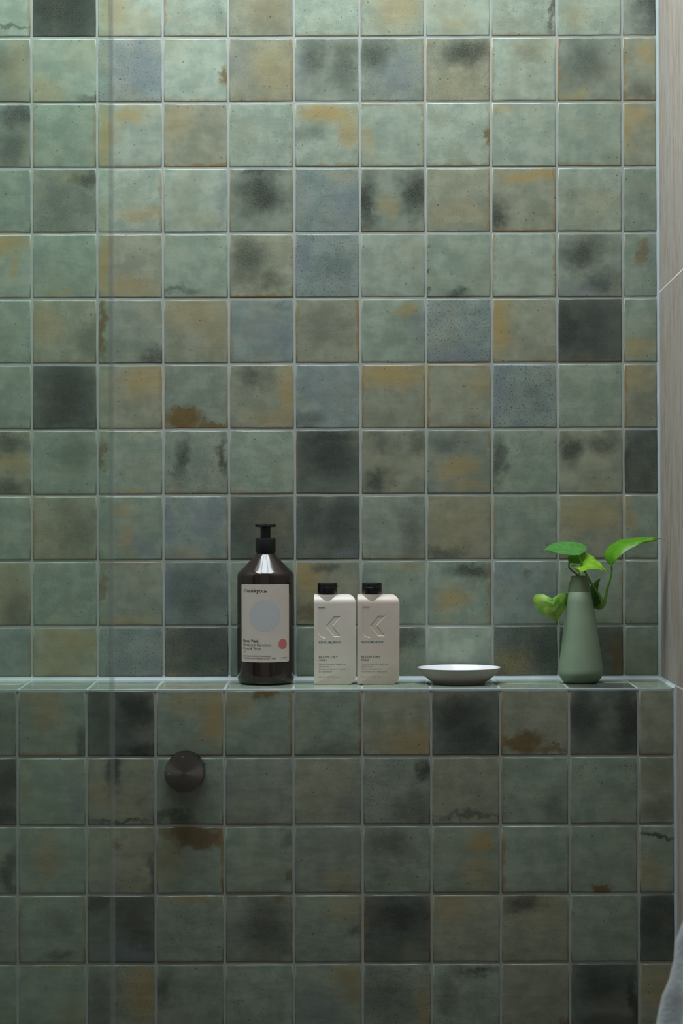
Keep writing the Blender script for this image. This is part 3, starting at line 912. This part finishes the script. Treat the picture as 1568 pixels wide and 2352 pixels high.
    # thumb tab of the flip lid
    tab = []
    for i in range(9):
        a_ = math.radians(lip - 18 + 36 * i / 8)
        tab.append(Vector((cxl + rc * 1.03 * math.cos(a_), rc * 1.03 * math.sin(a_) - 0.0015, hgt + 0.0114 + 0.0012 * ((i - 4) / 4) ** 2)))
    link_mesh('thumb_tab', tube('thumb_tab', tab, [0.0005, 0.0009, 0.0009, 0.0005], 8, 16), M_BLACKGLOSS, cap)
    for s, x0_, x1_, yb_, hh, mt, bd in lines:
        tme = text_mesh(s, (x0_ - cx_px) * k, (pyb - yb_) * k, (x1_ - x0_) * k, hh * k, bd)
        for v in tme.vertices: v.co.y = -HALF_T - 0.00012
        link_mesh('lettering', tme, mt, root)
    return root


M_CREAM = simple('warm_white_plastic', (0.74, 0.675, 0.605), 0.40, var=0.02)
M_BEIGE = simple('pink_beige_plastic', (0.67, 0.575, 0.50), 0.40, var=0.02)
flat_bottle(721.3, 817.3, 1563.6, 752.0, M_CREAM, None, [
    ('KEVIN.MURPHY', 732.0, 783.0, 1469.0, 5.2, M_TEAL, 0.006),
    ('BLOW.DRY', 732.4, 776.2, 1502.9, 5.9, M_TEAL, 0.008),
    ('WASH', 732.2, 749.4, 1509.6, 5.0, M_VIOLET, -0.002),
    ('Nourishing and repairing', 732.2, 792.8, 1518.0, 3.8, M_TEAL2, 0),
    ('shampoo', 732.2, 755.4, 1523.6, 3.8, M_TEAL2, 0),
    ('Shampooing nourrissant', 732.2, 792.6, 1529.4, 3.8, M_TEAL2, 0),
    ('et r\u00e9parateur', 732.2, 763.0, 1535.4, 3.8, M_TEAL2, 0),
    ('250 mL / 8.4 Fl. Oz. Liq \u212e', 732.0, 780.2, 1547.4, 3.2, M_TEAL2, 0)],
    'warm white flat bottle with a sunken letter K, beside the brown pump bottle', -10)
flat_bottle(820.0, 916.6, 1563.6, 853.2, M_BEIGE, None, [
    ('KEVIN.MURPHY', 829.9, 880.4, 1468.7, 5.2, M_TEAL, 0.006),
    ('BLOW.DRY', 829.8, 873.2, 1502.9, 5.9, M_TEAL, 0.008),
    ('RINSE', 829.8, 847.0, 1509.6, 5.0, M_VIOLET, -0.002),
    ('Nourishing and repairing', 829.2, 889.6, 1518.0, 3.8, M_TEAL2, -0.004),
    ('conditioner', 829.2, 855.6, 1523.6, 3.8, M_TEAL2, -0.004),
    ('Apr\u00e8s-shampooing', 829.0, 874.8, 1529.4, 3.8, M_TEAL2, -0.004),
    ('nourrissant et r\u00e9parateur', 828.8, 888.8, 1535.4, 3.8, M_TEAL2, -0.004),
    ('250 mL / 8.4 Fl. Oz. Liq \u212e', 828.4, 876.2, 1547.4, 3.2, M_TEAL2, -0.004)],
    'pinkish beige flat bottle with a sunken letter K, nearest the white dish', -62, 0.0, 0.006, 1.6, -0.9)

# ------------------------------------------------------------------ soap dish
YD = 0.088
dx = P(1054, 1570, YD).x
dish = empty('soap_dish', (dx, YD, ledge_z(YD)), 'shallow round dish, glossy white inside and grey beige outside, on the ledge', 'dish')
dish.rotation_euler = (SLOPE * 0.5, 0, 0)
M_DISHOUT = simple('beige_stoneware', (0.47, 0.425, 0.37), 0.6, var=0.06, scale=250, bump=0.05)
M_DISHIN = simple('white_glaze', (0.82, 0.83, 0.86), 0.12, var=0.01)
k = 1 / S0
link_mesh('bowl', lathe('bowl', [(0, 0.0012), (54 * k, 0.0012), (56 * k, 0.0), (58.5 * k, 0.0), (59.5 * k, 0.0012), (61 * k, 2.2 * k + 0.001), (70 * k, 9 * k), (78 * k, 15.5 * k), (86 * k, 23.5 * k), (92 * k, 31 * k), (94.6 * k, 34.6 * k), (95.4 * k, 35.9 * k), (95.0 * k, 36.5 * k)], 96, 50), M_DISHOUT, dish)
link_mesh('glazed_inside', lathe('glazed_inside', [(0, 8 * k), (30 * k, 8.4 * k), (55 * k, 11.5 * k), (72 * k, 18 * k), (84 * k, 26.5 * k), (91 * k, 34 * k), (93.4 * k, 36.6 * k), (95.0 * k, 36.7 * k), (95.3 * k, 36.2 * k)], 96, 60), M_DISHIN, dish)

# ------------------------------------------------------------------ vase
YV = 0.090
vb = P(1334, 1572, YV)
vase = empty('bud_vase', (vb.x, YV, ledge_z(YV)), 'tapering sage green ceramic bud vase with a darker glazed neck', 'vase')
vase.rotation_euler = (SLOPE * 0.6, math.radians(-0.75), 0)
M_SAGE = simple('matte_sage_ceramic', (0.225, 0.305, 0.208), 0.62, var=0.05, scale=35, bump=0.03)
M_SAGE2 = simple('glazed_sage_ceramic', (0.150, 0.205, 0.122), 0.33, var=0.06, scale=60)


def vz(py): return (1572.6 - py) * k


link_mesh('body', lathe('body', [(0, 0.0006), (32 * k, 0.0005), (34.5 * k, 0), (37 * k, 0.6 * k), (41 * k, 4.5 * k), (46.5 * k, 12 * k), (49.8 * k, 19 * k), (50.9 * k, 25 * k), (50.3 * k, 32 * k), (47.6 * k, 55 * k), (43.9 * k, 85 * k),
                                   (36.6 * k, 140 * k), (29.5 * k, 185 * k), (25.6 * k, vz(1364) - 0.4 * k), (25.0 * k, vz(1364))], 80, 50), M_SAGE, vase)
link_mesh('glazed_neck', lathe('glazed_neck', [(24.2 * k, vz(1364.2)), (24.9 * k, vz(1363.8)), (22.4 * k, vz(1346)), (19.9 * k, vz(1331)), (19.2 * k, vz(1328.8)), (18.2 * k, vz(1328)), (16.8 * k, vz(1328.6)), (16.4 * k, vz(1332)), (20 * k, vz(1356)), (24 * k, vz(1380)), (0, vz(1390))], 80, 50), M_SAGE2, vase)

# ------------------------------------------------------------------ pothos cutting in the vase
cut = empty('pothos_cutting', (vb.x, YV, ledge_z(YV) + vz(1390)), 'bright green trailing pothos cutting with heart shaped leaves standing in the sage vase', 'plant')
inv = cut.location.copy()


def leaf_mat(name, c1, c2, vein):
    t = NT(name)
    tc = t.n('ShaderNodeTexCoord').outputs['UV']
    ob = t.n('ShaderNodeTexCoord').outputs['Object']
    s = t.sep(tc)
    d = t.math('ABSOLUTE', t.math('SUBTRACT', s[1], 0.5))
    side = t.math('SINE', t.math('MULTIPLY', t.math('SUBTRACT', s[0], t.math('MULTIPLY', d, 0.55)), 58))
    n = t.noise(ob, 70, 3)
    c = t.mix(t.step(n, 0.34, 0.66), rgba(c1), rgba(c2))
    c = t.mix(t.step(side, 0.80, 1.0, 0, 0.30), c, rgba(vein))
    c = t.mix(t.step(d, 0.022, 0.004, 0, 0.7), c, rgba(vein))
    b = t.n('ShaderNodeBsdfPrincipled')
    t.put(b.inputs['Base Color'], c); b.inputs['Roughness'].default_value = 0.38
    t.put(b.inputs['Normal'], t.bump(side, 0.08, 0.0006))
    tl_ = t.n('ShaderNodeBsdfTranslucent'); t.put(tl_.inputs[0], t.mix(1.0, c, (1.0, 1.0, 0.45, 1), 'MULTIPLY'))
    mxs = t.n('ShaderNodeMixShader'); mxs.inputs[0].default_value = 0.45
    t.put(mxs.inputs[1], b.outputs[0]); t.put(mxs.inputs[2], tl_.outputs[0]); t.put(t.out.inputs[0], mxs.outputs[0])
    return t.m


M_LEAF_A = leaf_mat('leaf_mid_green', (0.112, 0.375, 0.075), (0.150, 0.450, 0.100), (0.250, 0.550, 0.175))
M_LEAF_B = leaf_mat('leaf_lime', (0.260, 0.572, 0.026), (0.429, 0.728, 0.058), (0.546, 0.754, 0.156))
M_LEAF_C = leaf_mat('leaf_bright_green', (0.125, 0.406, 0.013), (0.177, 0.468, 0.021), (0.083, 0.291, 0.021))
M_LEAF_D = leaf_mat('leaf_deep_green', (0.075, 0.300, 0.030), (0.120, 0.390, 0.045), (0.180, 0.450, 0.090))
M_LEAF_E = leaf_mat('leaf_mottled', (0.230, 0.560, 0.070), (0.520, 0.720, 0.160), (0.380, 0.640, 0.150))
M_STEM = simple('green_stem', (0.170, 0.370, 0.060), 0.45, var=0.2, scale=90)
M_STEM2 = simple('brown_sheath', (0.210, 0.190, 0.070), 0.6, var=0.2, scale=90)


def Q(x, y, dep):   # crop coordinates of the plant's close-up (4.261 px per photo px)
    return P(1200 + x / 4.261, 1210 + y / 4.261, YV + dep) - inv


def leaf(left, mid, right, mat, n=22, m=9, cup=0.0):
    A, B, C = (catmull([Q(*p) for p in L_], n) for L_ in (left, mid, right))
    verts, faces, uvs = [], [], []
    for i in range(n):
        for s in range(m):
            f = s / (m - 1)
            if f < 0.5: v = A[i].lerp(B[i], f * 2)
            else: v = B[i].lerp(C[i], f * 2 - 1)
            wv = math.sin(math.pi * abs(f * 2 - 1))
            v = v + Vector((0, -cup * wv + 0.0006 * math.sin(i * 1.1 + s), 0))
            verts.append(v); uvs.append((i / (n - 1), f))
    for i in range(n - 1):
        for s in range(m - 1):
            faces.append((i * m + s, i * m + s + 1, (i + 1) * m + s + 1, (i + 1) * m + s))
    me = pydata('leaf', verts, faces)
    bm = bmesh.new(); bm.from_mesh(me)
    uvl = bm.loops.layers.uv.new('UVMap')
    for f in bm.faces:
        for l in f.loops: l[uvl].uv = uvs[l.vert.index]
    bmesh.ops.recalc_face_normals(bm, faces=bm.faces[:])
    bmesh.ops.solidify(bm, geom=bm.faces[:], thickness=0.0005)
    bm.to_mesh(me); bm.free()
    smooth(me, 70)
    return link_mesh('leaf', me, mat, cut)


# flat leaf reaching left over the mouth
leaf([(556, 270, -.012), (600, 250, .006), (626, 205, .022), (565, 160, .034), (430, 146, .036), (310, 158, .030), (245, 195, .016), (190, 240, 0)],
     [(550, 272, -.014), (525, 252, -.004), (480, 230, .004), (420, 215, .006), (350, 208, .006), (290, 208, .004), (240, 216, .002), (188, 242, 0)],
     [(545, 276, -.016), (505, 278, -.022), (450, 274, -.026), (390, 270, -.026), (330, 257, -.022), (275, 238, -.016), (230, 226, -.008), (187, 244, 0)], M_LEAF_A, cup=0.001)
link_mesh('leaf_tip', tube('leaf_tip', [Q(196, 232, 0), Q(188, 244, 0), Q(172, 266, 0)], [0.0006, 0.0004, 0.0002], 6, 8), M_LEAF_A, cut)
# lime leaf behind, tip to the right
leaf([(450, 352, .012), (440, 300, .018), (470, 280, .026), (560, 262, .030), (610, 254, .030), (690, 290, .026), (745, 350, .016), (842, 438, .008)],
     [(455, 350, .006), (500, 330, .010), (560, 315, .012), (620, 310, .014), (680, 330, .014), (730, 360, .012), (780, 392, .010), (842, 438, .008)],
     [(460, 352, 0), (520, 356, -.002), (580, 362, -.002), (640, 372, 0), (690, 385, .002), (740, 400, .004), (790, 418, .006), (842, 438, .008)], M_LEAF_B, cup=0.001)
# lime leaf in front
leaf([(548, 452, -.018), (510, 405, -.022), (468, 382, -.018), (500, 372, -.010), (560, 382, -.004), (600, 330, .004), (660, 316, .006), (730, 335, 0), (776, 372, -.010), (776, 430, -.020)],
     [(550, 455, -.020), (556, 430, -.022), (566, 415, -.022), (580, 405, -.021), (600, 395, -.020), (630, 382, -.018), (665, 378, -.018), (700, 385, -.018), (738, 402, -.020), (775, 431, -.021)],
     [(552, 458, -.022), (566, 448, -.028), (580, 438, -.032), (600, 430, -.034), (625, 422, -.034), (655, 418, -.032), (690, 416, -.030), (720, 414, -.027), (748, 416, -.024), (774, 432, -.022)], M_LEAF_B, cup=0.0006)
# big leaf rising to the right
leaf([(862, 378, -.004), (825, 350, .006), (800, 295, .014), (812, 235, .018), (865, 175, .020), (955, 128, .020), (1060, 112, .016), (1160, 105, .008), (1250, 104, -.002), (1345, 116, -.010)],
     [(866, 376, -.006), (862, 335, -.006), (868, 290, -.006), (890, 245, -.006), (930, 205, -.007), (990, 170, -.008), (1070, 143, -.009), (1160, 126, -.010), (1250, 116, -.010), (1345, 117, -.010)],
     [(872, 376, -.008), (892, 352, -.016), (915, 322, -.020), (950, 288, -.022), (990, 255, -.022), (1050, 214, -.021), (1110, 186, -.019), (1180, 162, -.016), (1262, 142, -.013), (1345, 119, -.010)], M_LEAF_C, cup=0.002)
link_mesh('leaf_tip', tube('leaf_tip', [Q(1335, 116, -.010), Q(1362, 118, -.010), Q(1382, 122, -.010), Q(1397, 136, -.010)], [0.0007, 0.0005, 0.0004, 0.0002], 6, 12), M_LEAF_C, cut)
# hanging heart leaf at the lower left
leaf([(285, 702, -.020), (250, 680, -.016), (190, 656, -.010), (130, 660, -.006), (103, 700, -.004), (115, 770, -.006), (160, 835, -.010), (230, 882, -.014), (290, 908, -.016), (330, 946, -.014)],
     [(286, 704, -.021), (290, 725, -.024), (295, 745, -.026), (300, 770, -.027), (306, 795, -.027), (311, 820, -.026), (316, 850, -.024), (320, 880, -.021), (325, 912, -.018), (330, 947, -.014)],
     [(288, 703, -.020), (315, 684, -.016), (360, 655, -.008), (410, 646, 0), (448, 662, .006), (450, 700, .006), (425, 770, .000), (395, 835, -.006), (362, 885, -.011), (331, 946, -.014)], M_LEAF_E, cup=0.003)
# dark leaf behind the vase
leaf([(700, 800, .020), (660, 760, .030), (640, 690, .034), (640, 620, .036), (660, 580, .036), (700, 545, .034), (730, 518, .030), (758, 508, .026)],
     [(705, 800, .016), (700, 750, .016), (692, 700, .018), (690, 650, .020), (696, 610, .022), (712, 570, .024), (734, 540, .026), (757, 509, .026)],
     [(712, 800, .014), (748, 790, .010), (760, 745, .010), (745, 690, .012), (736, 640, .014), (738, 600, .018), (746, 560, .022), (757, 510, .026)], M_LEAF_D, cup=0.001)
leaf([(500, 505, .010), (492, 492, .014), (505, 480, .018), (530, 478, .020), (560, 482, .020), (585, 478, .018)],
     [(505, 508, .006), (515, 500, .006), (530, 494, .008), (548, 492, .010), (568, 490, .012), (586, 480, .016)],
     [(510, 510, .002), (530, 508, 0), (550, 506, .002), (568, 504, .004), (580, 496, .010), (587, 482, .016)], M_LEAF_D, n=12, m=7)
# stems
st = [(Q(550, 272, -.014), Q(560, 310, -.010), Q(575, 350, -.006), Q(600, 420, .002), Q(650, 515, .006), Q(698, 592, .008), Q(748, 665, .008), Q(772, 720, .008), Q(770, 770, .008)), [0.0011, 0.0012, 0.0013, 0.0016, 0.0021, 0.0021, 0.0019]]
link_mesh('stem', tube('stem', st[0], st[1], 12, 44), M_STEM, cut)
link_mesh('stem', tube('stem', [Q(866, 376, -.006), Q(868, 430, -.004), Q(852, 520, 0), Q(826, 610, .004), Q(812, 690, .006), Q(795, 760, .008), Q(757, 798, .010), Q(720, 790, .014), Q(670, 772, .022), Q(600, 700, .036), Q(560, 560, .030), Q(555, 505, .008), Q(556, 600, .000)],
                        [0.0019, 0.0018, 0.0017, 0.0020, 0.0024, 0.0026, 0.0022, 0.0018, 0.0018, 0.0018, 0.0018, 0.0016, 0.0016], 12, 72), M_STEM, cut)
link_mesh('node_sheath', tube('node_sheath', [Q(690, 580, .007), Q(699, 594, .008), Q(708, 606, .008)], [0.0021, 0.0025, 0.0022], 10, 8), M_STEM2, cut)
link_mesh('node_sheath', tube('node_sheath', [Q(735, 768, .010), Q(752, 778, .009), Q(772, 772, .008)], [0.0016, 0.0022, 0.0018], 10, 8), M_STEM2, cut)
link_mesh('stem', tube('stem', [Q(455, 350, .006), Q(452, 390, .006), Q(480, 430, .006), Q(530, 468, .004), Q(552, 520, .002), Q(556, 640, 0)], [0.0010, 0.0012, 0.0012, 0.0013, 0.0013], 10, 30), M_STEM2, cut)
link_mesh('stem', tube('stem', [Q(550, 455, -.020), Q(551, 480, -.014), Q(552, 505, -.006), Q(554, 560, 0), Q(556, 650, 0)], [0.0011, 0.0013, 0.0014, 0.0014], 10, 24), M_STEM, cut)
link_mesh('stem', tube('stem', [Q(440, 664, .010), Q(450, 630, .018), Q(462, 560, .022), Q(485, 505, .020), Q(520, 488, .012), Q(545, 520, .003), Q(552, 640, 0)], [0.0016, 0.0013, 0.0013, 0.0013, 0.0013], 10, 36), M_STEM2, cut)
link_mesh('node_sheath', tube('node_sheath', [Q(438, 668, .008), Q(445, 645, .012), Q(449, 622, .018)], [0.0012, 0.0022, 0.0012], 10, 10), M_STEM, cut)

# ------------------------------------------------------------------ shower mixer knob
kc = P(422.2, 1775.4, -0.040)
kb = Vector((kc.x, 0.0, kc.z))
knob = empty('mixer_knob', (kc.x, 0.0, kc.z), 'round dark gunmetal shower mixer knob on the tiles below the ledge', 'mixer knob')
tk = NT('brushed_gunmetal')
tan_ = tk.n('ShaderNodeTangent', direction_type='RADIAL', axis='Z')
tck = tk.n('ShaderNodeTexCoord').outputs['Object']
sk = tk.sep(tck)
rad = tk.vmath('LENGTH', tk.comb(sk[0], sk[1], 0.0), out='v')
rn = tk.noise(tk.comb(rad, 0.0, 0.0), 1500, 2)
tk.bsdf(Base_Color=tk.mix(rn, rgba((0.150, 0.136, 0.130)), rgba((0.20, 0.182, 0.175))), Metallic=1.0, Roughness=0.40, Anisotropic=0.85, Tangent=tan_.outputs[0])
RK = 44.9 / FPX * 3.36
body_k = lathe('dial', [(0, 0.0), (RK, 0.0), (RK, 0.0386), (RK * 0.985, 0.0398), (RK * 0.96, 0.0400), (0, 0.0400)], 96, 25)
dial = link_mesh('dial', body_k, tk.m, knob, None, (math.pi / 2, 0, 0))
link_mesh('base_ring', lathe('base_ring', [(RK * 0.9, 0.0), (RK * 1.012, 0.0), (RK * 1.012, 0.003), (RK * 0.9, 0.003)], 96, 25), M_BLACK, knob, None, (math.pi / 2, 0, 0))
M_MARK = simple('engraved_mark', (0.62, 0.60, 0.56), 0.5)
for s, px, py in (('H', 419.4, 1739.0), ('C', 387.4, 1777.8)):
    c = P(px, py, -0.0402)
    me = text_mesh(s, -0.0011, -0.00125, 0.0022, 0.0026, -0.004)
    for v in me.vertices: v.co = Vector((-v.co.z, 0, v.co.x))
    link_mesh('engraved_mark', me, M_MARK, knob, (c.x - kc.x, -0.04012, c.z - kc.z))

# ------------------------------------------------------------------ towel on a hook at the right wall (only its edge is in view)
TY = -0.80
hook = empty('robe_hook', (CORNER_X, TY, 1.085), 'small dark metal robe hook on the stone wall holding the towel', 'hook')
M_HOOK = simple('dark_metal', (0.06, 0.057, 0.055), 0.35, 1.0)
hp = lathe('hook_plate', [(0, 0), (0.018, 0), (0.018, 0.004), (0.016, 0.006), (0, 0.006)], 32, 30)
link_mesh('hook_plate', hp, M_HOOK, hook, None, (0, -math.pi / 2, 0))
link_mesh('hook_arm', tube('hook_arm', [(-0.004, 0, 0), (-0.030, 0, -0.006), (-0.046, 0, 0.0), (-0.050, 0, 0.014)], [0.006, 0.005, 0.005, 0.006], 12, 18), M_HOOK, hook)
tw = NT('white_towel')
tco = tw.n('ShaderNodeTexCoord').outputs['Object']
tn = tw.noise(tco, 260, 3, 0.7)
ck = tw.math('MULTIPLY', tw.math('SINE', tw.math('MULTIPLY', tw.sep(tco)[2], 420)), tw.math('SINE', tw.math('MULTIPLY', tw.sep(tco)[1], 420)))
tw.bsdf(Base_Color=tw.mix(tn, rgba((0.38, 0.42, 0.44)), rgba((0.47, 0.52, 0.54))), Roughness=0.95,
        Normal=tw.bump(tw.math('ADD', tn, tw.math('MULTIPLY', ck, 0.12)), 0.5, 0.002), Sheen_Weight=0.3)
zs = [1.112, 1.108, 1.095, 1.075] + [1.05 - i * 0.02 for i in range(35)]
verts, faces = [], []
n = 72
for i, z in enumerate(zs):
    left = P(1566, 2168, TY).x - 0.245 * (0.868 - z) if z > 0.70 else P(1566, 2168, TY).x - 0.245 * 0.168 - 0.02 * (0.70 - z)
    cxx = CORNER_X - 0.047
    rx = max(0.012, cxx - left)
    if z > 1.0: rx = max(0.018, rx * 0.8 + 0.012)
    ry = rx * 1.25 + 0.01
    if i == 0: rx, ry = 0.004, 0.004
    if i == 1: rx, ry = rx * 0.6, ry * 0.6
    amp = 0.13 * min(1, max(0.1, (1.10 - z) * 3))
    for s in range(n):
        a = 2 * math.pi * s / n
        f = 1 + amp * math.sin(7 * a + 0.8 * math.sin(z * 6)) * 0.6 + amp * 0.5 * math.sin(11 * a + 2 + z * 3)
        f += 0.035 * math.sin(z * 95 + 2 * math.sin(3 * a)) + 0.02 * math.sin(z * 41 + 5 * a)
        x = cxx + rx * f * math.cos(a)
        x = min(x, CORNER_X - 0.003 - 0.002 * math.sin(5 * a))
        verts.append((x - CORNER_X, ry * f * math.sin(a), z - 1.085))
for i in range(len(zs) - 1):
    for s in range(n):
        s2 = (s + 1) % n
        faces.append((i * n + s, (i + 1) * n + s, (i + 1) * n + s2, i * n + s2))
faces.append(tuple(range(n)))
faces.append(tuple((len(zs) - 1) * n + s for s in range(n - 1, -1, -1)))
tme = pydata('hanging_towel', verts, faces, 80)
towel = link_mesh('hanging_towel', tme, tw.m, None, (CORNER_X, TY, 1.085))
tag(towel, 'pale textured white towel hanging in soft folds at the lower right edge', 'towel')
